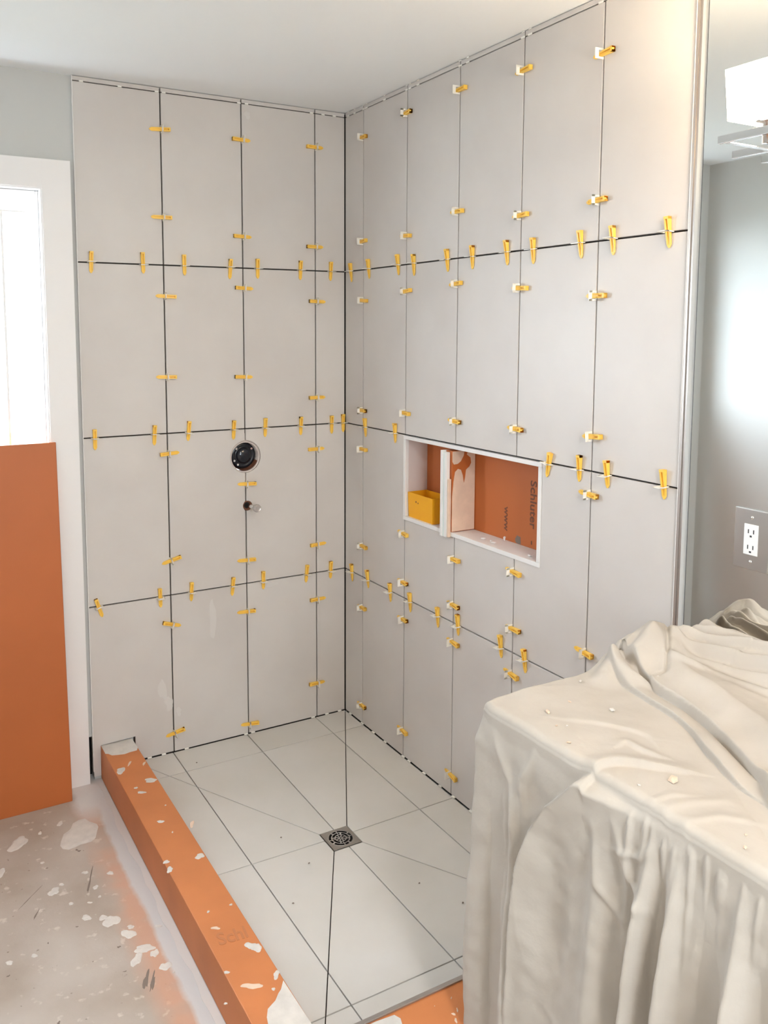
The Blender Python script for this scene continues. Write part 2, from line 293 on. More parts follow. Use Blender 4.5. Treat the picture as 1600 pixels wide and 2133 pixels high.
# back wall with the door opening and the valve hole
VX, VZ, VR = -0.4405, 1.1205, 0.066
wb = boxes('wall_back', 'drywall', [
    (XL - .12, DX0, SUB, .15, ZF - .1, ZC), (DX0, DX1, SUB, .15, DZ, ZC),
    (DX1, -1.069, SUB, .15, ZF - .1, ZC),
    (-1.069, VX - VR, SUB, .15, .13, ZC), (-1.069, -1.045, .06, .15, ZF, .13), (-1.045, VX - VR, SUB, .15, ZF - .1, .13), (VX + VR, .15, SUB, .15, ZF - .1, ZC),
    (VX - VR, VX + VR, SUB, .15, VZ + VR, ZC), (VX - VR, VX + VR, SUB, .15, ZF - .1, VZ - VR)])
tag(wb, kind='structure')
NY0, NY1, NZ0, NZ1 = -1.181, -0.446, 0.914, 1.2255       # niche opening
wr = boxes('wall_right', 'drywall', [
    (SUB, .15, YF - .12, NY0, ZF - .1, ZC), (SUB, .15, NY1, SUB, ZF - .1, ZC),
    (SUB, .15, NY0, NY1, NZ1, ZC), (SUB, .15, NY0, NY1, ZF - .1, NZ0), (.125, .15, NY0, NY1, NZ0, NZ1),
    (-.004, SUB, YF, -1.6755, ZF, ZC)])
tag(wr, kind='structure')
tag(boxes('wall_left', 'drywall', [(XL - .12, XL, YF - .12, SUB, ZF - .1, ZC)]), kind='structure')
tag(boxes('wall_front', 'drywall', [(XL, -1.6, YF - .12, YF, ZF - .1, ZC), (-.9, SUB, YF - .12, YF, ZF - .1, ZC), (-1.6, -.9, YF - .12, YF, ZF - .1, 1.2), (-1.6, -.9, YF - .12, YF, 2.0, ZC)]), kind='structure')
tag(boxes('ceiling', 'ceiling', [(XL - .12, .15, YF - .12, .15, ZC, ZC + .1)]), kind='structure')
fl = tag(boxes('floor', 'subfloor', [(XL - .12, -1.0, YF - .12, SUB, ZF - .1, ZF), (-1.0, .15, YF - .12, -1.6, ZF - .1, ZF), (-1.161, -1.0, SUB, .15, ZF - .1, ZF - .001)]), kind='structure')
tag(boxes('outside_ground', simple('pale_patio_slab', (0.16, 0.17, 0.15), 0.9), [(-8, 6, .5, 12, -.35, -.15)]), kind='structure')
# dark recess behind the casing at the floor
boxes('backer_sheet', 'joint', [(-1.0488, VX - VR, .0095, SUB - .0002, .10, ZC - .004), (VX + VR, SUB, .0095, SUB - .0002, .10, ZC - .004), (VX - VR, VX + VR, .0095, SUB - .0002, VZ + VR, ZC - .004), (VX - VR, VX + VR, .0095, SUB - .0002, .10, VZ - VR)], wb)
boxes('backer_sheet', 'joint', [(-.90, SUB, .0095, SUB - .0002, -.01, .10)], wb)
boxes('backer_sheet', 'joint', [(.0095, SUB - .0002, -1.6595, NY0 - .001, -.01, ZC - .004), (.0095, SUB - .0002, NY1 + .001, .0, -.01, ZC - .004), (.0095, SUB - .0002, NY0 - .001, NY1 + .001, NZ1 + .001, ZC - .004), (.0095, SUB - .0002, NY0 - .001, NY1 + .001, -.01, NZ0 - .001)], wr)
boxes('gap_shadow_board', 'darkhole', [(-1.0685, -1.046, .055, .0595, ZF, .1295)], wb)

G = 0.0024     # half joint
def arc(cx, cz, r, a0, a1, n=12):
    return [(cx + r * math.cos(math.radians(a0 + (a1 - a0) * i / n)), cz + r * math.sin(math.radians(a0 + (a1 - a0) * i / n))) for i in range(n + 1)]
fnL = lambda u, v, d: (u, d, v)
fnR = lambda u, v, d: (d, u, v)
# back wall tiles
levels = [(0.003, Z1), (Z1, Z2), (Z2, Z3), (Z3, ZT), (ZT, ZC - .002)]
colsL = [(-JL[0], -.001), (-JL[1], -JL[0]), (-JL[2], -JL[1]), (-JL[3], -JL[2])]
PX, PZ, PR = -0.4345, 0.927, 0.0205
for ci, (a, b_) in enumerate(colsL):
    for li, (z0, z1) in enumerate(levels):
        g = G * 0.5 if li == 4 else G
        x0, x1, zz0, zz1 = a + (G if ci < 3 else 0), b_ - G, z0 + (g if li else 0), z1 - (g if li < 4 else 0)
        if li == 3: zz1 = z1 - .0022
        rnd = random.uniform(-.0004, .0004)
        if ci == 3 and li == 0:
            poly = [(x0, -.021), (-1.0235, -.021), (-1.0235, .095), (-.8945, .099), (-.8945, .004), (x1, .004), (x1, zz1), (x0, zz1)]
        elif ci == 2 and li == 1:      # left of the valve hole
            poly = [(x0, zz0), (x1, zz0)] + arc(PX, PZ, PR, 250, 110, 8)[:] + arc(VX, VZ, .064, 269, 91, 16)[:] + [(x1, zz1), (x0, zz1)]
            poly = [(min(px, x1), pz) for px, pz in poly]
        elif ci == 1 and li == 1:
            xx = b_ - G
            poly = [(x0, zz1)] + arc(VX, VZ, .064, 89, -89, 16) + arc(PX, PZ, PR, 110, -110, 8) + [(x0, zz0), (xx, zz0), (xx, zz1)]
            poly = [(max(px, x0), pz) for px, pz in poly][::-1]
        else:
            poly = [(x0, zz0), (x1, zz0), (x1, zz1), (x0, zz1)]
        prism('tile', 'tile', poly, fnL, rnd, .009, wb)
# right wall tiles
colsR = [(-.001, -JR[0])] + [(-JR[i], -JR[i + 1]) for i in range(5)]
for ci, (a, b_) in enumerate(colsR):
    for li, (z0, z1) in enumerate(levels):
        g = G * 0.5 if li == 4 else G
        y1, y0, zz0, zz1 = a - G, b_ + (G if ci < 5 else 0.0005), z0 + (g if li else 0), z1 - (g if li < 4 else 0)
        if li == 3: zz1 = z1 - .0022
        rnd = random.uniform(-.0004, .0004)
        if li == 1 and ci in (2, 3):
            poly = [(y0, zz0), (y1, zz0), (y1, NZ0 - .001), (y0, NZ0 - .001)]
        elif li == 1 and ci == 4:
            poly = [(y0, zz0), (y1, zz0), (y1, NZ0 - .001), (NY0 - .001, NZ0 - .001), (NY0 - .001, zz1), (y0, zz1)]
        else:
            poly = [(y0, zz0), (y1, zz0), (y1, zz1), (y0, zz1)]
        prism('tile', 'tile', poly, fnR, rnd, .009, wr)
for (sx_, sz_, a_, b2) in WALL_SMEARS:
    splat('mortar_smear', 'smear', sx_, sz_, a_, b2, 0, 0, wb, 0.0004, fn=lambda u, v, d: (u, -.0006 - d, v))
# little spacers left in the floor and ceiling joints
rs = random.Random(3)
for x in [-.845, -.79, -.70, -.455, -.425, -.155, -.09, -.03]:
    s_ = boxes('spacer', 'clear', [(x - .008, x + .008, -.006 - rs.uniform(0, .004), -.0008, .0015, .006)], wb, bev=.001)
for x in [-1.02, -.89, -.76, -.735, -.45, -.42, -.15, -.10, -.05]:
    boxes('spacer', 'clear', [(x - .007, x + .007, -.003, -.0008, ZT - .003, ZT + .002)], wb)
for y in [-.05, -.15, -.24, -.33, -.46, -.50, -.60, -.70, -.78, -.88, -1.05, -1.3]:
    boxes('spacer', 'clear', [(-.006 - rs.uniform(0, .004), -.0008, y - .008, y + .008, .0015, .006)], wr, bev=.001)
for y in [-.03, -.08, -.15, -.17, -.30, -.45, -.47, -.52, -.76, -.80, -1.06, -1.09, -1.36, -1.39, -1.56]:
    boxes('spacer', 'clear', [(-.003, -.0008, y - .008, y + .008, ZT - .003, ZT + .002)], wr)
    boxes('spacer', 'clear', [(-.003, -.0008, y - .006, y + .006, ZC - .004, ZC - .001)], wr)
# metal edge profiles and the strip of wall before the mirror
tr = tag(boxes('trim_1', 'profile', [(-.0045, .0118, -1.6672, -1.6600, -.02, ZC - .001), (-.002, .0118, -1.6752, -1.6672, -.02, ZC - .001)], bev=.0006), kind='structure')
boxes('profile_lip', 'white_board', [(-.0052, -.0035, -1.6606, -1.6590, -.02, ZC - .001)], tr)
tag(boxes('trim_2', 'white_board', [(-1.0515, -1.0491, -.0025, .0118, .0, ZC - .001)]), kind='structure')

# ---------------------------------------------------------------- door with casing
d1 = empty('door_1', (-1.57, .05, ZF), kind='structure')
for nm, bx in (('casing', (-1.161, -1.067, -.014, SUB, ZF, 2.174)), ('casing', (-2.079, -1.985, -.014, SUB, ZF, 2.174)), ('casing', (-1.985, -1.161, -.014, SUB, 2.080, 2.174))):
    boxes(nm, 'casing', [bx], d1, bev=.0004)
for bx in ((-1.1665, -1.161, -.010, .10, ZF, 2.08), (-1.985, -1.98, -.010, .10, ZF, 2.08), (-1.98, -1.1665, -.010, .10, 2.075, 2.08)):
    boxes('jamb', 'casing', [bx], d1)
boxes('stile', 'casing', [(-1.176, -1.1667, .03, .06, ZF, 2.074)], d1, bev=.003)
boxes('stile', 'casing', [(-1.98, -1.93, .03, .06, ZF, 2.074)], d1, bev=.003)
boxes('stile', 'casing', [(-1.60, -1.55, .03, .06, 1.08, 2.0)], d1, bev=.003)
boxes('rail', 'casing', [(-1.93, -1.176, .03, .06, 2.06, 2.074)], d1, bev=.003)
boxes('rail', 'casing', [(-1.93, -1.176, .03, .06, ZF, ZF + .1)], d1, bev=.003)
boxes('rail', 'casing', [(-1.93, -1.176, .03, .06, 1.0, 1.08)], d1, bev=.003)
boxes('added_lower_panel', 'casing', [(-1.93, -1.176, .036, .054, ZF + .1, 1.0)], d1)  # unseen solid panel added to stop light low in the doorway
boxes('muntin', 'casing', [(-1.289, -1.281, .035, .055, 1.08, 2.0)], d1)
boxes('muntin', 'casing', [(-1.93, -1.21, .035, .055, 2.0, 2.006)], d1)
boxes('pane', 'glass', [(-1.93, -1.176, .043, .047, 1.08, 2.06)], d1)
# unseen window added behind the camera as a second daylight source
w1 = empty('added_window_1', (-1.25, YF - .06, 1.05), kind='structure')
boxes('added_window_frame', 'casing', [(-1.6, -1.56, YF - .1, YF - .02, 1.2, 2.0), (-.94, -.9, YF - .1, YF - .02, 1.2, 2.0), (-1.56, -.94, YF - .1, YF - .02, 1.96, 2.0), (-1.56, -.94, YF - .1, YF - .02, 1.2, 1.24), (-1.56, -.94, YF - .09, YF - .03, 1.59, 1.61)], w1)
boxes('pane', 'glass', [(-1.56, -.94, YF - .062, YF - .058, 1.24, 1.96)], w1)  # pane of the added window
# body and glowing cover of the added fill lamp, out of view
cf = tag(empty('added_ceiling_lamp', (-1.15, -3.55, ZC), 'unseen round ceiling lamp added behind the camera for fill light', 'lamp'))
bm = bmesh.new(); lathe(bm, [(0, 0), (.18, 0), (.18, -.03), (.17, -.05)], (-1.15, -3.55, ZC), (0, 0, 1)); link('added_lamp_body', to_mesh(bm, 'added_lamp_body'), 'chrome', cf)
bm = bmesh.new(); lathe(bm, [(.168, -.048), (.15, -.07), (.1, -.085), (0, -.09)], (-1.15, -3.55, ZC), (0, 0, 1)); link('added_diffuser', to_mesh(bm, 'added_diffuser'), 'fill_lamp_glow', cf, True)

# ---------------------------------------------------------------- orange board leaning in the doorway
ob = tag(empty('foam_board', (-1.56, -.09, ZF), 'big smooth orange foam board leaning in front of the bright doorway', 'board'))
ang = math.atan2(.075, 1.262)
bm = bmesh.new(); box(bm, -2.0, -1.147, 0, .0125, 0, 1.262, bev=.0015)
me = to_mesh(bm, 'board_sheet'); me.transform(Matrix.Translation((0, -.099, ZF)) @ Matrix.Rotation(-ang, 4, 'X'))
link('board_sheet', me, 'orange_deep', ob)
bm = bmesh.new(); box(bm, -1.9995, -1.1465, .002, .0105, .001, 1.261)
me = to_mesh(bm, 'foam_core'); me.transform(Matrix.Translation((0, -.099, ZF)) @ Matrix.Rotation(-ang, 4, 'X'))
link('foam_core', me, 'ink', ob)

# ---------------------------------------------------------------- shower floor
pan = tag(empty('floor_2', (-.45, -.8, 0)), kind='structure'); pan.name = 'shower_floor'
FX, FY = -.905, -1.537
DXC, DYC, DH = -.4525, -.789, .0505
DROP = 0.004
def zpan(x, y):
    # planes falling from each side to the drain
    dx = (abs(x - DXC) - DH) / ((0 - DXC if x > DXC else DXC - FX) - DH)
    dy = (abs(y - DYC) - DH) / ((0 - DYC if y > DYC else DYC - FY) - DH)
    return -DROP * (1 - min(1, max(dx, dy, 0)))
def clip(poly, a, b_, c):     # keep a*x+b*y<=c
    out = []
    for i in range(len(poly)):
        p, q_ = poly[i], poly[(i + 1) % len(poly)]
        fp = a * p[0] + b_ * p[1] - c; fq = a * q_[0] + b_ * q_[1] - c
        if fp <= 0: out.append(p)
        if (fp < 0 < fq) or (fq < 0 < fp):
            k = fp / (fp - fq); out.append((p[0] + (q_[0] - p[0]) * k, p[1] + (q_[1] - p[1]) * k))
    return out
def side(p, q_, gap):
    # half-plane to the left of p->q, inset by gap
    nx, ny = (q_[1] - p[1]), -(q_[0] - p[0]); L = math.hypot(nx, ny); nx /= L; ny /= L
    return nx, ny, nx * p[0] + ny * p[1] - gap
dc = {'ne': (DXC + DH, DYC + DH), 'nw': (DXC - DH, DYC + DH), 'se': (DXC + DH, DYC - DH), 'sw': (DXC - DH, DYC - DH)}
oc = {'ne': (0, 0), 'nw': (FX, 0), 'se': (0, FY), 'sw': (FX, FY)}
regions = {'n': [oc['ne'], oc['nw'], dc['nw'], dc['ne']], 'w': [oc['nw'], oc['sw'], dc['sw'], dc['nw']],
           's': [oc['sw'], oc['se'], dc['se'], dc['sw']], 'e': [oc['se'], oc['ne'], dc['ne'], dc['se']]}
gx = [FX, -.753, -.450, -.143, -.002]; gy = [0, -.161, -.778, -1.394, FY]
g = 0.0017
for rk, poly0 in regions.items():
    for i in range(4):
        for j in range(4):
            p = [(gx[i], gy[j]), (gx[i], gy[j + 1]), (gx[i + 1], gy[j + 1]), (gx[i + 1], gy[j])]
            p = clip(p, 1, 0, gx[i + 1] - g); p = clip(p, -1, 0, -(gx[i] + g)) if p else p
            p = clip(p, 0, 1, gy[j] - (g if j else .003)) if p else p; p = clip(p, 0, -1, -(gy[j + 1] + g)) if p else p
            for k in range(4):
                if not p: break
                a = poly0[k]; b_ = poly0[(k + 1) % 4]
                p = clip(p, *side(a, b_, 0.0014 if k != 0 else -1))
            if not p or len(p) < 3: continue
            ar = abs(sum(p[k][0] * p[(k + 1) % len(p)][1] - p[(k + 1) % len(p)][0] * p[k][1] for k in range(len(p)))) / 2
            if ar < 4e-5: continue
            prism('tile', 'floor_tile', p, lambda u, v, d: (u, v, zpan(u, v) - d), 0, .009, pan, bev=.0005)
boxes('mortar_bed', 'joint_floor', [(FX, .0094, FY, .0094, -.13, -.0135)], pan)
# a few crumbs of grout on the shower floor
for i, (x, y) in enumerate([(-.60, -.86), (-.36, -1.10), (-.70, -.12), (-.62, -.70), (-.72, -1.0), (-.30, -1.23)]):
    splat('grout_crumb', 'scuff', x, y, .003, .0025, 0, .0004, pan, .0015)

# drain
dr = tag(empty('shower_drain', (DXC, DYC, -DROP), 'square metal shower drain grate with curved slots in the tiled floor', 'drain'))
ztop = -DROP + .0005
bm = bmesh.new()
n = 48; R0 = .0385
sq = []
for i in range(n):
    a = 2 * math.pi * i / n + math.pi / 4; k = DH - .0015; m_ = max(abs(math.cos(a)), abs(math.sin(a)))
    sq.append((DXC + k * math.cos(a) / m_, DYC + k * math.sin(a) / m_))
A = [bm.verts.new((x, y, ztop)) for x, y in sq]
B = [bm.verts.new((DXC + R0 * math.cos(2 * math.pi * i / n + math.pi / 4), DYC + R0 * math.sin(2 * math.pi * i / n + math.pi / 4), ztop)) for i in range(n)]
A2 = [bm.verts.new((v.co.x, v.co.y, ztop - .006)) for v in A]; B2 = [bm.verts.new((v.co.x, v.co.y, ztop - .006)) for v in B]
for i in range(n):
    j = (i + 1) % n
    bm.faces.new((A[i], A[j], B[j], B[i])); bm.faces.new((A[i], A2[i], A2[j], A[j])); bm.faces.new((B[i], B[j], B2[j], B2[i]))
link('grate_frame', to_mesh(bm, 'grate_frame'), 'steel', dr)
def ringseg(bm, r0, r1, a0, a1, z0, z1, n=16):
    vs = []
    for i in range(n + 1):
        a = math.radians(a0 + (a1 - a0) * i / n)
        vs.append([bm.verts.new((DXC + r_ * math.cos(a), DYC + r_ * math.sin(a), z_)) for r_ in (r0, r1) for z_ in (z0, z1)])
    for p_, q_ in zip(vs, vs[1:]):
        bm.faces.new((p_[1], p_[3], q_[3], q_[1])); bm.faces.new((p_[0], p_[1], q_[1], q_[0])); bm.faces.new((p_[2], q_[2], q_[3], p_[3]))
for r0, r1 in ((.0385, .0402), (.0275, .0305), (.0165, .0195)):
    bm = bmesh.new(); ringseg(bm, r0, r1, 0, 360, ztop - .005, ztop + .0004, 48); link('grate_ring', to_mesh(bm, 'grate_ring'), 'chrome', dr)
bm = bmesh.new()
for a in (20, 110, 200, 290):
    ringseg(bm, .0300, .0390, a, a + 9, ztop - .005, ztop, 3); ringseg(bm, .0190, .0280, a + 38, a + 50, ztop - .005, ztop, 3)
    ringseg(bm, .0190, .0390, a + 62, a + 68, ztop - .005, ztop, 2)
for a in (0, 45):
    c_, s_ = math.cos(math.radians(a + 10)), math.sin(math.radians(a + 10))
    for w_ in ((c_, s_), (-s_, c_)):
        px_, py_ = -w_[1] * .0018, w_[0] * .0018
        q4 = [(DXC + w_[0] * k + e * px_, DYC + w_[1] * k + e * py_) for k, e in ((-.017, -1), (.017, -1), (.017, 1), (-.017, 1))]
        up = [bm.verts.new((x, y, ztop)) for x, y in q4]; bm.faces.new(up)
link('grate_bars', to_mesh(bm, 'grate_bars'), 'chrome', dr)
bm = bmesh.new(); lathe(bm, [(.0402, -.003), (.038, -.009), (0, -.009)], (DXC, DYC, ztop), (0, 0, 1), 32); link('drain_cup', to_mesh(bm, 'drain_cup'), 'darkhole', dr)

# ---------------------------------------------------------------- curb
cb = tag(empty('shower_curb', (-.96, -.8, ZF), 'orange foam board shower curb blotched with pale mortar', 'curb'))
CZ = .090
boxes('curb_board', 'orange', [(-1.0225, -.906, FY - .004, .0085, ZF, CZ)], cb, bev=.0025)
boxes('curb_board', 'orange', [(-1.0225, -.002, -1.66, FY - .0045, ZF, CZ)], cb, bev=.0025)
boxes('edge_strip', 'profile', [(-.9055, -.002, FY - .012, FY - .0002, -.005, CZ + .004)], cb, bev=.001)
# pale mortar covering both ends of the curb
def patch(name, mat, poly, z, parent, h=.0012, fn=None):
    fn = fn or (lambda u, v, d: (u, v, z + h - d))
    return prism(name, mat, poly, fn, 0, h, parent, bev=.0004)
patch('mortar_patch', 'mortar', [(-1.021, .006), (-.907, .006), (-.907, -.075), (-.915, -.092), (-.94, -.093), (-.96, -.098), (-.985, -.092), (-1.003, -.085), (-1.012, -.068), (-1.021, -.062)], CZ, cb)
patch('mortar_patch', 'mortar', [(-.909, -1.345), (-.907, -1.52), (-.907, -1.655), (-1.02, -1.655), (-1.02, -1.50), (-1.012, -1.475), (-1.004, -1.452), (-.992, -1.448), (-.986, -1.425), (-.975, -1.405), (-.962, -1.398), (-.95, -1.392), (-.935, -1.375), (-.925, -1.368)], CZ, cb)
patch('mortar_patch', 'mortar', [(-.90, -1.553), (-.78, -1.553), (-.735, -1.557), (-.728, -1.572), (-.738, -1.60), (-.725, -1.63), (-.735, -1.655), (-.90, -1.655)], CZ, cb)
for k, s_ in enumerate(CURB_SPLATS):
    splat('mortar_splat', 'mortar' if k not in (13, 15, 19, 21, 22) else 'mortar_warm', *s_, CZ + .0003, cb, .0012)
for s_ in NEAR_SPLATS: splat('mortar_splat', 'mortar_warm', *s_, CZ + .0003, cb, .001)
text('printed_text', 'Schl', .062, 'ink_faint', frame4((.995, -.09, 0), (.09, .995, 0), (0, 0, 1), (-1.0, -1.165, CZ + .0006)), cb, .78)

for s_ in FLOOR_SPLATS: splat('mortar_splat', 'mortar', *s_, ZF + .0002, fl, .002)
for s_ in [f for k, f in enumerate(FLOOR_SCUFFS) if k not in (7, 8)]: splat('floor_scuff', 'scuff', *s_, ZF + .0002, fl, .0004, jag=.6)
# frayed pale strip at the foot of the curb
patch('pale_strip', 'smear', [(-1.024, -.02)] + [(-1.046 + .004 * math.sin(i * 1.7) + .003 * math.sin(i * .6), -.04 - i * .045) for i in range(36)] + [(-1.024, -1.63)], ZF, fl, .0018)

# ---------------------------------------------------------------- niche
ni = tag(empty('wall_niche', (.05, -.81, NZ0), 'recessed wall niche lined with orange board inside a white frame', 'niche'))
ND = .095
for bx in ((-.0035, .012, NY0, NY1, NZ1 - .013, NZ1), (-.0035, .012, NY0, NY1, NZ0, NZ0 + .014), (-.0035, .012, NY0, NY0 + .013, NZ0 + .0142, NZ1 - .0132), (-.0035, .012, NY1 - .014, NY1, NZ0 + .0142, NZ1 - .0132)):
    boxes('frame_trim', 'white_board', [bx], ni, bev=.0012)
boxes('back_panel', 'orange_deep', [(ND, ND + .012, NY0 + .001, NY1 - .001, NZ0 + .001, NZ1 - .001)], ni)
boxes('side_panel', 'pink_board', [(.0122, ND - .0002, NY1 - .012, NY1 - .001, NZ0 + .013, NZ1 - .013)], ni)
boxes('side_panel', 'pink_board', [(.0122, ND - .0002, NY0 + .001, NY0 + .010, NZ0 + .013, NZ1 - .013)], ni)
boxes('shelf_panel', 'white_board', [(.0122, ND - .0002, NY0 + .001, NY1 - .001, NZ0 + .001, NZ0 + .0128)], ni)
boxes('top_panel', 'pink_board', [(.0122, ND - .0002, NY0 + .001, NY1 - .001, NZ1 - .0128, NZ1 - .001)], ni)
# print on the back panel, reading downwards
text('printed_text', 'Schluter', .040, 'ink', frame4((0, 0, -1), (0, -1, 0), (-1, 0, 0), (ND - .0004, -1.027, 1.143)), ni, 1.15)
text('printed_text', '-', .040, 'ink', frame4((0, 0, -1), (0, -1, 0), (-1, 0, 0), (ND - .0004, -1.027, .952)), ni, 1.1)
text('printed_text', 'www', .032, 'ink', frame4((0, 0, -1), (0, -1, 0), (-1, 0, 0), (ND - .0004, -.903, 1.037)), ni, 1.15)
splat('dark_smudge', 'scuff', -.973, .938, .012, .018, 0, 0, ni, .0003, fn=lambda u, v, d: (ND - .0003 - d, u, max(v, NZ0 + .014)))
# divider standing in the niche
dv = tag(empty('niche_divider', (.04, -.722, NZ0 + .013), 'upright board divider smeared with beige mortar standing in the niche', 'divider'))
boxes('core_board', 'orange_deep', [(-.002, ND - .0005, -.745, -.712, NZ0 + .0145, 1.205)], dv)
boxes('front_strip', 'white_board', [(-.018, -.0037, -.712, -.700, NZ0 - .004, 1.2045)], dv, bev=.001)
boxes('front_strip', 'green_board', [(-.015, -.0037, -.722, -.7125, NZ0 - .004, 1.2)], dv, bev=.001)
boxes('front_strip', 'white_board', [(-.017, -.0037, -.735, -.7225, NZ0 - .004, 1.2)], dv, bev=.001)
boxes('side_strip', 'pink_board', [(-.0036, ND - .0005, -.7118, -.7005, NZ0 + .0145, 1.2045)], dv)
boxes('mortar_edge', 'mortar_warm', [(-.015, -.0037, -.7445, -.7355, NZ0 - .003, 1.11)], dv, bev=.002)
fD = lambda u, v, d: (u, -.7465 + d, v)
patch('mortar_smear', 'mortar_warm', [(-.001, .93), (.093, .93), (.093, 1.203), (.066, 1.203), (.058, 1.19), (.074, 1.178), (.077, 1.16), (.070, 1.148), (.056, 1.138), (.052, 1.11), (.046, 1.09), (.042, 1.12), (.034, 1.139), (.022, 1.143), (.010, 1.133), (.004, 1.10), (.001, 1.07), (-.001, 1.05)], 0, dv, .0014, fD)
patch('mortar_smear', 'mortar_warm', [(-.001, 1.203), (.048, 1.203), (.045, 1.187), (.033, 1.168), (.02, 1.160), (.005, 1.159), (-.001, 1.168)], 0, dv, .0014, fD)
# amber bin
bn = tag(empty('storage_bin', (.045, -.54, NZ0 + .013), 'small open amber plastic bin standing in the left of the niche', 'bin'))
bz = NZ0 + .0132; t_ = .002
bm = bmesh.new()
X0, X1, Y0, Y1, H = .006, .088, -.622, -.464, .092
def frus(bm, x0, x1, y0, y1, z0, z1, e, flip=False):
    lo = [bm.verts.new(p) for p in ((x0 + e, y0 + e, z0), (x1 - e, y0 + e, z0), (x1 - e, y1 - e, z0), (x0 + e, y1 - e, z0))]
    hi = [bm.verts.new(p) for p in ((x0, y0, z1), (x1, y0, z1), (x1, y1, z1), (x0, y1, z1))]
    for i in range(4): bm.faces.new((lo[i], lo[(i + 1) % 4], hi[(i + 1) % 4], hi[i]))
    bm.faces.new(lo); return hi
h1 = frus(bm, X0, X1, Y0, Y1, bz, bz + H, .003); h2 = frus(bm, X0 + t_, X1 - t_, Y0 + t_, Y1 - t_, bz + t_, bz + H, .003)
for i in range(4): bm.faces.new((h1[i], h1[(i + 1) % 4], h2[(i + 1) % 4], h2[i]))
link('bin_shell', to_mesh(bm, 'bin_shell'), 'bin', bn)
boxes('corner_rib', 'bin', [(X0 - .0012, X0 + .003, Y0 + .001, Y0 + .006, bz + .001, bz + H)], bn, bev=.001)
boxes('rim_mark', 'ink', [(X0 - .0004, X0 + .002, -.520, -.515, bz + .060, bz + .066), (X0 - .0004, X0 + .002, -.532, -.529, bz + .058, bz + .063)], bn)
# mortar crumbs on the niche shelf
def chip(name, x, y, z, s, label, group, seed, mat='mortar', cat='debris'):
    rs = random.Random(seed); bm = bmesh.new(); bmesh.ops.create_icosphere(bm, subdivisions=1, radius=1)
    for v in bm.verts:
        k = rs.uniform(.6, 1.25); v.co = Vector((v.co.x * s * k, v.co.y * s * .7 * k, (v.co.z * .35 * k + .3) * s))
        v.co.z = max(v.co.z, 0)
    bmesh.ops.rotate(bm, verts=bm.verts, cent=(0, 0, 0), matrix=Matrix.Rotation(rs.uniform(0, 3), 3, 'Z'))
    o = link(name, to_mesh(bm, name), mat); o.location = (x, y, z)
    return tag(o, label, cat, group)
chip('mortar_chip', .035, -.872, bz, .009, 'loose white mortar crumb on the niche shelf nearest the divider', 'mortar crumbs on the niche shelf', 1, 'white_board')
chip('mortar_chip', .042, -.905, bz, .008, 'small flat white mortar crumb second from the divider on the niche shelf', 'mortar crumbs on the niche shelf', 2, 'white_board')
chip('mortar_chip', .030, -.930, bz, .011, 'white mortar crumb in the middle of the niche shelf, third from the divider', 'mortar crumbs on the niche shelf', 3, 'white_board')
cc = chip('mortar_chip', .078, -.925, bz, .010, 'pointed white mortar crumb standing up by the niche back panel', 'mortar crumbs on the niche shelf', 4, 'white_board'); cc.scale = (.6, .6, 3)
chip('mortar_chip', .030, -1.105, bz, .010, 'whitish mortar crumb at the right end of the niche shelf', 'mortar crumbs on the niche shelf', 5, 'white_board')

# ---------------------------------------------------------------- shower valve and pipe stub
va = tag(empty('shower_valve', (VX, .0, VZ), 'black rough-in shower valve in a round hole through the tiles', 'valve'))
bm = bmesh.new(); lathe(bm, [(.0560, .045), (.0560, .002), (.0585, -.0012), (.0600, .000), (.0605, .004), (.0636, .0088), (.092, .0092)], (VX - .001, 0, VZ - .002), (0, 1, 0), 48); link('hole_rim', to_mesh(bm, 'hole_rim'), 'pink_board', va, True)
bm = bmesh.new(); lathe(bm, [(.0558, .006), (.0555, .095), (0, .095)], (VX, 0, VZ), (0, 1, 0), 40); link('wall_cup', to_mesh(bm, 'wall_cup'), 'copper', va, True)
bm = bmesh.new(); lathe(bm, [(.0525, .092), (.0525, .036), (.0495, .028), (.038, .025), (.034, .030), (.031, .020), (.022, .0145), (.010, .012), (0, .0118)], (VX + .002, 0, VZ + .001), (0, 1, 0), 48); link('valve_body', to_mesh(bm, 'valve_body'), 'black', va, True)
for a in (40, 135, 205, 235):
    bm = bmesh.new(); x, z = VX + .002 + .043 * math.cos(math.radians(a)), VZ + .041 * math.sin(math.radians(a)); cyl(bm, (x, .04, z), (x, .0225, z), .0042, n=12)
    link('screw', to_mesh(bm, 'screw'), 'chrome', va)
bm = bmesh.new(); cyl(bm, (VX + .048, .015, VZ - .008), (VX + .0565, .015, VZ - .008), .0015, n=8); link('pin', to_mesh(bm, 'pin'), 'chrome', va)
ps = tag(empty('pipe_stub', (PX, 0, PZ), 'short metal pipe stub with clear rounded cap under the shower valve', 'pipe'))
bm = bmesh.new(); lathe(bm, [(.0200, .0095), (.0198, .0015), (.0150, .004), (.0120, .009)], (PX, 0, PZ), (0, 1, 0), 24); link('hole_collar', to_mesh(bm, 'hole_collar'), 'copper', ps, True)
E1 = (PX + .004, -.075, PZ + .004)
bm = bmesh.new(); cyl(bm, (PX, .0088, PZ), E1, .0075, .0075, 18); link('pipe', to_mesh(bm, 'pipe'), 'chrome', ps, True)
bm = bmesh.new(); lathe(bm, [(.0078, -.010), (.0120, -.006), (.0150, .002), (.0155, .010), (.0135, .018), (.0125, .021), (.0110, .0195), (0, .0190)], E1, (Vector(E1) - Vector((PX, 0, PZ))), 28); link('pipe_cap', to_mesh(bm, 'pipe_cap'), 'rubber', ps, True)

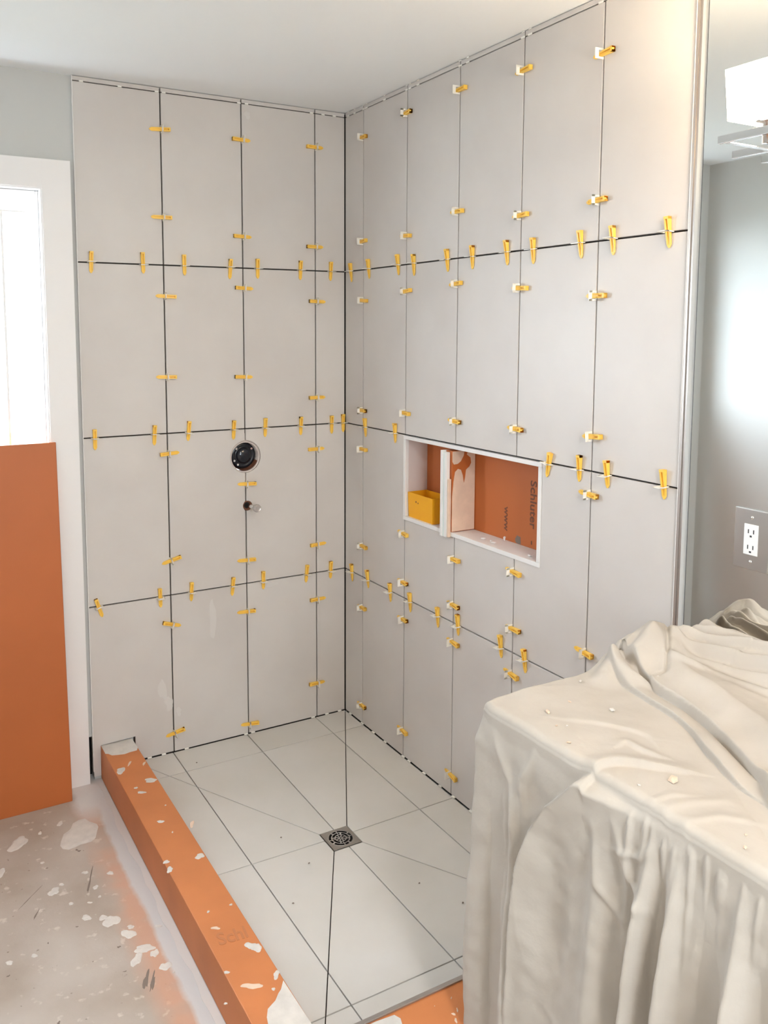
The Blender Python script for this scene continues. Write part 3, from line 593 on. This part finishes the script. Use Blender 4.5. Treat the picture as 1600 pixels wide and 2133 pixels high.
# ---------------------------------------------------------------- tile levelling clips
# local frame: X along the joint, Y across it (the wedge's length), Z out of the wall
def wedge_mesh():
    bm = bmesh.new(); L0, L1 = -.030, .036; W = .0066
    def rail(x0, x1, zt, h0, h1):
        A = [bm.verts.new(p) for p in ((x0, L0, 0.0008), (x1, L0, 0.0008), (x1, L1, 0.0008), (x0, L1, 0.0008))]
        B = [bm.verts.new(p) for p in ((x0, L0, h0), (x1, L0, h0), (x1, L1, h1), (x0, L1, h1))]
        bm.faces.new(A[::-1]); bm.faces.new(B)
        for i in range(4): bm.faces.new((A[i], A[(i + 1) % 4], B[(i + 1) % 4], B[i]))
    rail(-W, -W + .0042, 0, .0025, .0135); rail(W - .0042, W, 0, .0025, .0135)
    rail(-W + .0042, W - .0042, 0, .0016, .0062)
    box(bm, -W, W, L1 - .006, L1, .0008, .0135)
    # pointed tip
    A = [bm.verts.new(p) for p in ((-W, L0, .0008), (W, L0, .0008), (0.002, L0 - .008, .0008), (-0.002, L0 - .008, .0008))]
    B = [bm.verts.new((v.co.x, v.co.y, .0025)) for v in A]
    bm.faces.new(A); bm.faces.new(B[::-1])
    for i in range(4): bm.faces.new((A[i], B[i], B[(i + 1) % 4], A[(i + 1) % 4]))
    return to_mesh(bm, 'wedge')
def clip_mesh():
    bm = bmesh.new(); w_ = .0135; t2 = .0010
    for x0, x1, z0, z1 in ((-w_, -w_ + .0050, .0, .027), (w_ - .0050, w_, .0, .027), (-w_, w_, .0160, .027), (-w_ + .0050, w_ - .0050, 0.0, .0005)):
        box(bm, x0, x1, -t2, t2, z0, z1)
    return to_mesh(bm, 'clip')
WM = wedge_mesh(); CM = clip_mesh(); WM.materials.append(M['yellow']); CM.materials.append(M['clear'])
ORD = ['first', 'second', 'third', 'fourth', 'fifth', 'sixth', 'seventh', 'eighth', 'ninth', 'tenth', 'eleventh', 'twelfth']
rs = random.Random(11)
def place_clip(p, ex, ey, ez, label, tilt=0.0, ck=1.0):
    R_ = frame4(ex, ey, ez, p)
    e = bpy.data.objects.new('levelling_clip', None); C.objects.link(e); e.empty_display_size = .02
    e.matrix_world = R_ @ Matrix.Rotation(tilt, 4, 'Z')
    tag(e, label, 'tile clip', 'yellow levelling clips on the shower walls')
    sl = rs.uniform(-.006, .006)
    wo = bpy.data.objects.new('wedge', WM); C.objects.link(wo); wo.parent = e; wo.location = (0, sl, 0)
    co = bpy.data.objects.new('clip', CM); C.objects.link(co); co.parent = e; co.location = (0, 0, 0); co.rotation_euler = (rs.uniform(-.12, .12), 0, 0)
HN = {3: 'top', 2: 'middle', 1: 'lowest'}; HZ = {3: Z3, 2: Z2, 1: Z1}
for k, L in LEFT_H.items():
    for i, u in enumerate(sorted(L)):
        place_clip((-max(u, .012), -.0006, HZ[k]), (-1, 0, 0), (0, 0, 1), (0, -1, 0), f'yellow wedge clip on back tiled wall, {HN[k]} horizontal joint, {ORD[i]} from corner', rs.uniform(-.06, .06) - (.35 if (k == 1 and i == 6) else 0))
for k, L in RIGHT_H.items():
    for i, u in enumerate(sorted(L)):
        place_clip((-.0006, -u, HZ[k]), (0, 1, 0), (0, 0, 1), (-1, 0, 0), f'yellow wedge clip on right tiled wall, {HN[k]} horizontal joint, {ORD[i]} from corner', rs.uniform(-.06, .06) + (.2 if (k == 2 and i == 2) else 0))
tilts = {(2, .75): .3, (2, .506): .3, (2, .077): .22}
for k, L in LEFT_V.items():
    for i, z in enumerate(sorted(L, reverse=True)):
        sgn = -1 if (k == 0 or (k == 1 and i in (0, 1, 2, 3)) or (k == 2 and i in (4, 6))) else 1
        place_clip((-JL[k], -.0006, z), (0, 0, sgn), (sgn, 0, 0), (0, -1, 0), f'yellow wedge clip on back tiled wall, {ORD[k]} vertical joint from corner, {ORD[i]} from top', -sgn * 0 + rs.uniform(-.05, .05) + (tilts.get((k, z), 0)) * -1 * sgn)
for k, L in RIGHT_V.items():
    for i, z in enumerate(sorted(L, reverse=True)):
        place_clip((-.0006, -JR[k], z), (0, 0, 1), (0, -1, 0), (-1, 0, 0), f'yellow wedge clip on right tiled wall, {ORD[k]} vertical joint from corner, {ORD[i]} from top', rs.uniform(-.08, .08))

# ---------------------------------------------------------------- vanity, mirror, lamp, outlet
vc = tag(empty('vanity_cabinet', (-.29, -2.3, ZF), 'vanity hidden below the beige drop cloth', 'cabinet'))
boxes('cabinet_body', 'cabinet', [(-.55, -.006, -2.88, -1.72, ZF + .08, .80)], vc)
boxes('toe_kick', 'cabinet', [(-.48, -.006, -2.87, -1.73, ZF, ZF + .08)], vc)
boxes('countertop', 'countertop', [(-.588, -.006, -2.92, -1.705, .80, .838)], vc, bev=.004)
boxes('cabinet_door', 'cabinet', [(-.57, -.5505, -2.29, -1.74, ZF + .1, .78)], vc, bev=.003)
boxes('cabinet_door', 'cabinet', [(-.57, -.5505, -2.86, -2.31, ZF + .1, .78)], vc, bev=.003)
mr = tag(empty('wall_mirror', (-.007, -2.3, .86), 'large frameless wall mirror above the cloth-covered vanity', 'mirror'))
boxes('mirror_glass', 'mirror', [(-.0095, -.0042, -3.0, -1.697, .862, 2.40)], mr)
boxes('mirror_edge', 'slot', [(-.0095, -.0042, -1.6968, -1.6955, .862, 2.40)], mr)
ol = tag(empty('power_outlet', (-.012, -1.866, 1.151), 'white duplex socket on a brushed steel plate fixed to the mirror', 'outlet'))
OX = -.0096
boxes('cover_plate', 'steel', [(OX - .0035, OX, -1.908, -1.824, 1.084, 1.218)], ol, bev=.0012)
boxes('plate_edge', 'chrome', [(OX - .0014, OX, -1.909, -1.823, 1.083, 1.219)], ol)
boxes('socket', 'white_plastic', [(OX - .0055, OX - .0034, -1.883, -1.849, 1.117, 1.185)], ol, bev=.0006)
for zc in (1.169, 1.134):
    for yy in (-1.8598, -1.8725): boxes('slot', 'slot', [(OX - .0058, OX - .0052, yy - .0012, yy + .0012, zc - .0045, zc + .0045)], ol)
    boxes('slot', 'slot', [(OX - .0058, OX - .0052, -1.8685, -1.8635, zc - .0125, zc - .0085)], ol)
for zc in (1.200, 1.1015):
    bm = bmesh.new(); lathe(bm, [(.0042, -.0034), (.004, -.0048), (.0, -.0052)], (OX, -1.866, zc), (1, 0, 0), 16); link('screw', to_mesh(bm, 'screw'), 'chrome', ol, True)
# vanity light
vl = tag(empty('vanity_light', (-.02, -2.25, 2.02), 'chrome bar wall lamp with glowing square white shades above the mirror', 'lamp'))
boxes('back_plate', 'chrome', [(-.03, -.0097, -2.33, -2.17, 1.955, 2.075)], vl, bev=.002)
boxes('frame_bar', 'chrome', [(-.150, -.142, -2.72, -1.842, 1.985, 2.001)], vl, bev=.001)
boxes('frame_bar', 'chrome', [(-.062, -.054, -2.70, -1.810, 1.970, 1.986)], vl, bev=.001)
for y in (-1.86, -2.25, -2.68): boxes('cross_bar', 'chrome', [(-.142, -.054, y - .006, y + .006, 1.9865, 1.9845)], vl)
boxes('arm', 'chrome', [(-.054, -.028, -2.262, -2.238, 1.972, 1.984)], vl)
for y in (-1.93, -2.25, -2.57):
    bm = bmesh.new(); lathe(bm, [(0, -.024), (.016, -.024), (.016, .014), (.030, .018), (.030, .022), (0, .022)], (-.105, y, 2.0), (0, 0, 1), 28); link('socket_cup', to_mesh(bm, 'socket_cup'), 'chrome', vl, True)
    bm = bmesh.new(); hi = frus(bm, -.170, -.040, y - .062, y + .062, 2.0225, 2.122, .006); h2_ = frus(bm, -.167, -.043, y - .059, y + .059, 2.0255, 2.122, .006)
    for i in range(4): bm.faces.new((hi[i], hi[(i + 1) % 4], h2_[(i + 1) % 4], h2_[i]))
    link('lamp_shade', to_mesh(bm, 'lamp_shade'), 'shade', vl)

# ---------------------------------------------------------------- drop cloth
def pdist(X, Y, P):
    best = np.full(X.shape, 1e9); sg = np.ones(X.shape); tt = np.zeros(X.shape)
    n = len(P) - 1
    for i in range(n):
        ax, ay = P[i]; bx, by = P[i + 1]; dx, dy = bx - ax, by - ay; L2_ = dx * dx + dy * dy
        k = np.clip(((X - ax) * dx + (Y - ay) * dy) / L2_, 0, 1)
        qx, qy = X - ax - k * dx, Y - ay - k * dy; d = np.hypot(qx, qy)
        c = dx * qy - dy * qx
        m_ = d < best; best = np.where(m_, d, best); sg = np.where(m_, np.sign(c), sg); tt = np.where(m_, (i + k) / n, tt)
    return best, sg, tt
def spl(P, n=8):
    P = [P[0]] + list(P) + [P[-1]]; out = []
    for i in range(1, len(P) - 2):
        p0, p1, p2, p3 = (np.array(P[i + k]) for k in (-1, 0, 1, 2))
        for j in range(n):
            t = j / n; out.append(tuple(.5 * (2 * p1 + (p2 - p0) * t + (2 * p0 - 5 * p1 + 4 * p2 - p3) * t * t + (3 * p1 - p0 - 3 * p2 + p3) * t ** 3)))
    return out + [tuple(P[-1])]
L1 = spl(L1); L2 = spl(L2); H1 = spl(H1); H2 = spl(H2); H5 = spl(H5); H6 = spl(H6); H7 = spl(H7); RA = spl(RA); RB = spl(RB); RC = spl(RC)
def lip(X, Y, P, a, s0, s1, tf):
    # pushes the cloth sideways over the front of a fold so that it overhangs
    d, s_, t_ = pdist(X, Y, P); sd = d * s_; e = 1e-4
    dx = (pdist(X + e, Y, P)[0] * pdist(X + e, Y, P)[1] - sd) / e; dy = (pdist(X, Y + e, P)[0] * pdist(X, Y + e, P)[1] - sd) / e
    k = a * np.exp(-((sd - s0) / s1) ** 2) * smooth(t_ / tf) * smooth((1 - t_) / .1)
    return -np.clip(dx, -1, 1) * k, -np.clip(dy, -1, 1) * k
def smooth(x): x = np.clip(x, 0, 1); return x * x * (3 - 2 * x)
def wav(X, Y, f, seed):
    r_ = np.random.RandomState(seed); o = 0
    for i in range(5):
        a = r_.uniform(0, 6.28); k = f * r_.uniform(.7, 1.5); o = o + np.sin(k * (X * math.cos(a) + Y * math.sin(a)) + r_.uniform(0, 6.28) + 1.3 * np.sin(k * .5 * (X * math.sin(a) - Y * math.cos(a))))
    return o / 5
def top_h(X, Y):
    h = .0025 * wav(X, Y, 18, 1) + .0012 * wav(X, Y, 60, 2) - .004 * np.abs(wav(X, Y * 1.3, 16, 21)) + .0006 * wav(X, Y, 120, 22)
    # first overlapping fold: steep rise on its front side, soft roll behind
    d, s_, t_ = pdist(X, Y, L1); sd = d * s_ ; fade = smooth(np.minimum(t_ / .06, 1)) * 1.0
    h = h + fade * smooth((sd + .003) / .007) * (.010 + .006 * t_ + (.006 + .016 * t_) * np.exp(-((sd - .026) / .022) ** 2))
    # valley then the thick upper sheet
    d, s_, t_ = pdist(X, Y, L2); sd2 = d * s_
    h = h + smooth((sd2 + .003) / .008) * (.026 + .032 * smooth(sd2 / .060) * np.exp(-np.maximum(sd2 - .06, 0) / .16))
    h = h - (.012 + .012 * smooth((t_ - .15) / .4)) * np.exp(-((np.minimum(sd2, 0) + .012) / (.013 + .018 * t_)) ** 2)
    h = np.maximum(h, -.0045)
    # heaped cloth near the end of the counter
    h = h + .030 * np.exp(-(((X + .17) / .085) ** 2 + ((Y + 1.755) / .040) ** 2))
    for P, a, s0, s1 in ((H1, .040, .024, .026), (H2, .032, .022, .030), (H3, -.010, .004, .005), (H4, .012, .007, .014), (H5, .012, .010, .018), (H6, .020, .010, .013), (H7, .014, .012, .018),
                         (RA, .013, .004, .030), (RB, .007, .004, .016), (RC, .005, .006, .03), (RD, .004, .008, .014), (RE, .004, .008, .014), (RF, .003, .006, .012)):
        d, s_, t_ = pdist(X, Y, P); e = np.exp(-np.where(s_ > 0, (d / s1) ** 2, (d / s0) ** 2))
        h = h + a * e * np.sin(np.pi * np.clip(.12 + .80 * t_, 0, 1)) ** .6
    # bunched rolls against the mirror
    k = smooth((-1.735 - Y) / .05)
    wv = .020 * np.sin(3.2 * np.pi * (X + .25 * Y) / .055 + 3 * wav(X, Y, 9, 5)) * np.exp(-((X + .075) / .055) ** 2)
    h = h + k * (.050 * np.exp(-((X + .045) / .060) ** 2) * (1 + .25 * wav(X * .4, Y, 14, 6)) + np.maximum(wv, -.008) * .7)
    return h
XE = -.594; YE = -1.692; YB = -2.93; ZTOP = .846; RR = .016
endn = np.linspace(0, 1, 110); f1 = np.linspace(0, 1, 300)[1:]; f2 = np.linspace(0, 1, 90)[1:]
Px = np.concatenate([XE * endn, np.full(len(f1) + len(f2), XE)])
fy = np.concatenate([f1 * .74, .74 + f2 * (YE - YB - .74)])
Py = np.concatenate([np.full(len(endn), YE), YE - fy])
Ax = np.full(len(Px), -.0105); Ay = np.concatenate([YE - .06 * endn, YE - .06 - fy * ((YE - YB - .06) / (YE - YB))])
Px = np.minimum(Px, -.0105)
sarc = np.concatenate([-(1 - endn) * .592, fy])
ang_ = smooth((sarc + .035) / .07) * math.pi / 2
NX_, NY_ = -np.sin(ang_), np.cos(ang_)
# round the corner itself
cr = .012 * np.exp(-(sarc / .022) ** 2); Px = Px + cr * .45; Py = Py - cr * .45
W1 = np.linspace(0, 1, 230)[:, None]
TX = Ax + (Px - Ax) * W1; TY = Ay + (Py - Ay) * W1
TZ = ZTOP + top_h(TX, TY)
edge_h = TZ[-1]
for P_, a_, s0_, s1_ in ((L2, .014, .006, .012), (L1, .009, .006, .008)):
    ax_, ay_ = lip(TX, TY, P_, a_, s0_, s1_, .15); TX = TX + ax_; TY = TY + ay_
th = np.linspace(0, math.pi / 2, 8)[1:, None]
EX = Px + NX_ * RR * np.sin(th); EY = Py + NY_ * RR * np.sin(th); EZ = edge_h - RR * (1 - np.cos(th))
T = (np.linspace(0, 1, 190) ** 1.15)[1:, None] * (ZTOP - RR - ZF - .004)
Yw = YE - sarc[None, :] + 0 * T        # unrolled position along the skirt
Zw = ZTOP - RR - T + 0 * Yw
def fold(y0, slope, amp, s0, s1, t0=.0, tl=.35, pw=1.0):
    c = y0 + slope * T; sg = s0 + (s1 - s0) * np.clip(T / .85, 0, 1)
    return amp * smooth((T - t0) / tl) * np.exp(-np.abs((Yw - c) / sg) ** (2 * pw))
D = .006 * smooth(T / .08) + 0 * Yw
D = D + .016 * smooth(T / .6) * np.exp(-((Yw - YE) / (.020 + .045 * T)) ** 2) + .008 * smooth(T / .08) * np.exp(-((Yw - YE) / .012) ** 2)
D = D + fold(-1.752, .01, -.014, .02, .03) + fold(-1.815, .015, .014, .014, .026, 0, .25) + fold(-1.79, .0, -.006, .01, .012)
# the long diagonal sweep
dz = ((-2.03, .846), (-1.985, .815), (-1.924, .750), (-1.880, .680), (-1.855, .600), (-1.838, .500), (-1.828, .400), (-1.820, .250), (-1.815, .0))
dd_, ss_, tt_ = pdist(Yw, Zw, dz); sd = dd_ * ss_
amp = .030 * (1 - smooth((.62 - Zw) / .45)) + .004
D = D + amp * smooth((-sd * 1 + .004) / .009) * np.exp(-np.maximum(-sd, 0) / .055) * smooth(T / .02)
D = D + .012 * np.exp(-((sd + .0) / .005) ** 2) * (1 - smooth((.55 - Zw) / .3)) * 0
D = D + fold(-1.93, .03, -.010, .03, .06, .02) + fold(-2.035, .0, .016, .020, .035, .0, .3) + fold(-2.075, -.01, -.006, .010, .02, .05)
# gathers under the front edge
r_ = np.random.RandomState(4)
for i, y0 in enumerate((-2.100, -2.128, -2.141, -2.163, -2.171, -2.183, -2.207, -2.214, -2.239, -2.262, -2.270, -2.302, -2.33, -2.37, -2.42)):
    D = D + r_.uniform(.002, .008) * smooth((T - r_.uniform(.0, .02)) / .022) * np.exp(-((Yw - y0 - (r_.uniform(-.02, .05)) * T) / (.0042 + .006 * T)) ** 2) * np.exp(-T / r_.uniform(.06, .14))
for y0, sl, a, s0, s1 in ((-2.145, .075, .030, .009, .020), (-2.196, .050, .026, .008, .024), (-2.170, .06, -.012, .008, .016), (-2.250, .0, -.016, .010, .040), (-2.305, .015, .030, .010, .026), (-2.350, .0, -.010, .008, .03),
                          (-2.40, -.02, .024, .012, .03), (-2.48, 0, -.014, .01, .03), (-2.55, .02, .022, .015, .035), (-2.68, -.02, .026, .015, .035), (-2.80, 0, .02, .015, .03), (-2.11, .05, -.006, .008, .02)):
    D = D + fold(y0, sl, a, s0, s1, .01, .22)
# criss-cross creases
for P, a, s0 in ((((-2.06, .80), (-2.10, .70), (-2.16, .66)), .006, .008), (((-2.05, .73), (-2.12, .75), (-2.15, .79)), .005, .007), (((-2.10, .60), (-2.04, .66), (-2.02, .78)), .006, .008), (((-1.73, .80), (-1.79, .72), (-1.82, .60)), .006, .010), (((-1.86, .82), (-1.83, .74), (-1.84, .64)), .007, .010), (((-1.90, .33), (-1.98, .30), (-2.06, .34)), .004, .010), (((-2.36, .55), (-2.30, .44), (-2.31, .38)), .008, .008)):
    d, s2, t2_ = pdist(Yw, Zw, P); D = D + a * np.exp(-(d / s0) ** 2) * np.sin(np.pi * np.clip(t2_, .03, .97))
D = D + (.0026 * wav(Yw, Zw * .6, 45, 8) - .007 * np.abs(wav(Yw * 1.2, Zw * .7, 24, 12)) + .0018 * wav(Yw, Zw, 95, 14)) * smooth(T / .1) + .004 * wav(Yw, Zw * .2, 26, 9) * smooth(T / .4)
D = D * 1.25 + .030 * smooth((T - .1) / .75) * smooth((YE - .03 - Yw) / .15)
D = np.maximum(D, .0015)
D = np.where(Yw > YE + .03, np.minimum(D, .0105), D)
SX = Px + NX_ * (RR + D); SY = Py + NY_ * (RR + D); SZ = (edge_h - ZTOP) * np.exp(-T / .08) + Zw
SX = np.minimum(SX, -.0105); SY = np.where(SZ < .12, np.minimum(SY, -1.6625), SY)
VX_ = np.concatenate([TX, EX, SX]); VY_ = np.concatenate([TY, EY, SY]); VZ_ = np.concatenate([TZ, EZ + 0 * EX, SZ])
rows, cols = VX_.shape
verts = np.stack([VX_, VY_, VZ_], -1).reshape(-1, 3)
idx = np.arange(rows * cols).reshape(rows, cols)
faces = np.stack([idx[:-1, :-1], idx[:-1, 1:], idx[1:, 1:], idx[1:, :-1]], -1).reshape(-1, 4)
me = bpy.data.meshes.new('drop_cloth'); me.from_pydata(verts.tolist(), [], faces.tolist()); me.update()
bmt = bmesh.new(); bmt.from_mesh(me); bmesh.ops.recalc_face_normals(bmt, faces=bmt.faces[:]); bmt.to_mesh(me); bmt.free()
dc_ = link('drop_cloth', me, 'canvas', None, True)
tag(dc_, 'beige canvas drop cloth in heavy folds draped over the vanity', 'drop cloth')
# crumbs on the cloth
def cloth_z(x, y): return float(ZTOP + top_h(np.array([x]), np.array([y]))[0])
CRUMB = ['pale flake of mortar on the drop cloth nearest the tiled wall', 'small dark crumb on the drop cloth near its far left corner', 'pale flat mortar flake nearest the left corner of the drop cloth',
 'pale mortar flake in the middle of the flat left part of the drop cloth', '', 'thin crumb near the front edge of the drop cloth, nearest the left corner', 'reddish speck on the drop cloth just in front of the largest mortar chip',
 'mortar flake on the drop cloth at the right edge of the picture', 'small speck on the drop cloth beside the right-hand mortar flake', 'right one of the two tiny reddish specks on the drop cloth',
 'left one of the two tiny reddish specks on the drop cloth', 'left one of two specks on the first rolled fold of the drop cloth', 'right one of two specks on the first rolled fold of the drop cloth']
for k, (x, y, a, b_, r2) in enumerate(CLOTH_CHIPS):
    x = max(x, XE + .01); big = k == 4
    s_ = max(.0035, min(.011, (a + b_) / 2))
    lab = 'largest white mortar chip lying on the drop cloth in front of its folds' if big else CRUMB[k]
    o = chip('mortar_chip', x, y, cloth_z(x, y) + .0004, s_ * (1.3 if big else 1), lab, None if big else 'tiny mortar crumbs on the drop cloth', 30 + k, 'mortar_warm' if k % 3 else 'mortar')
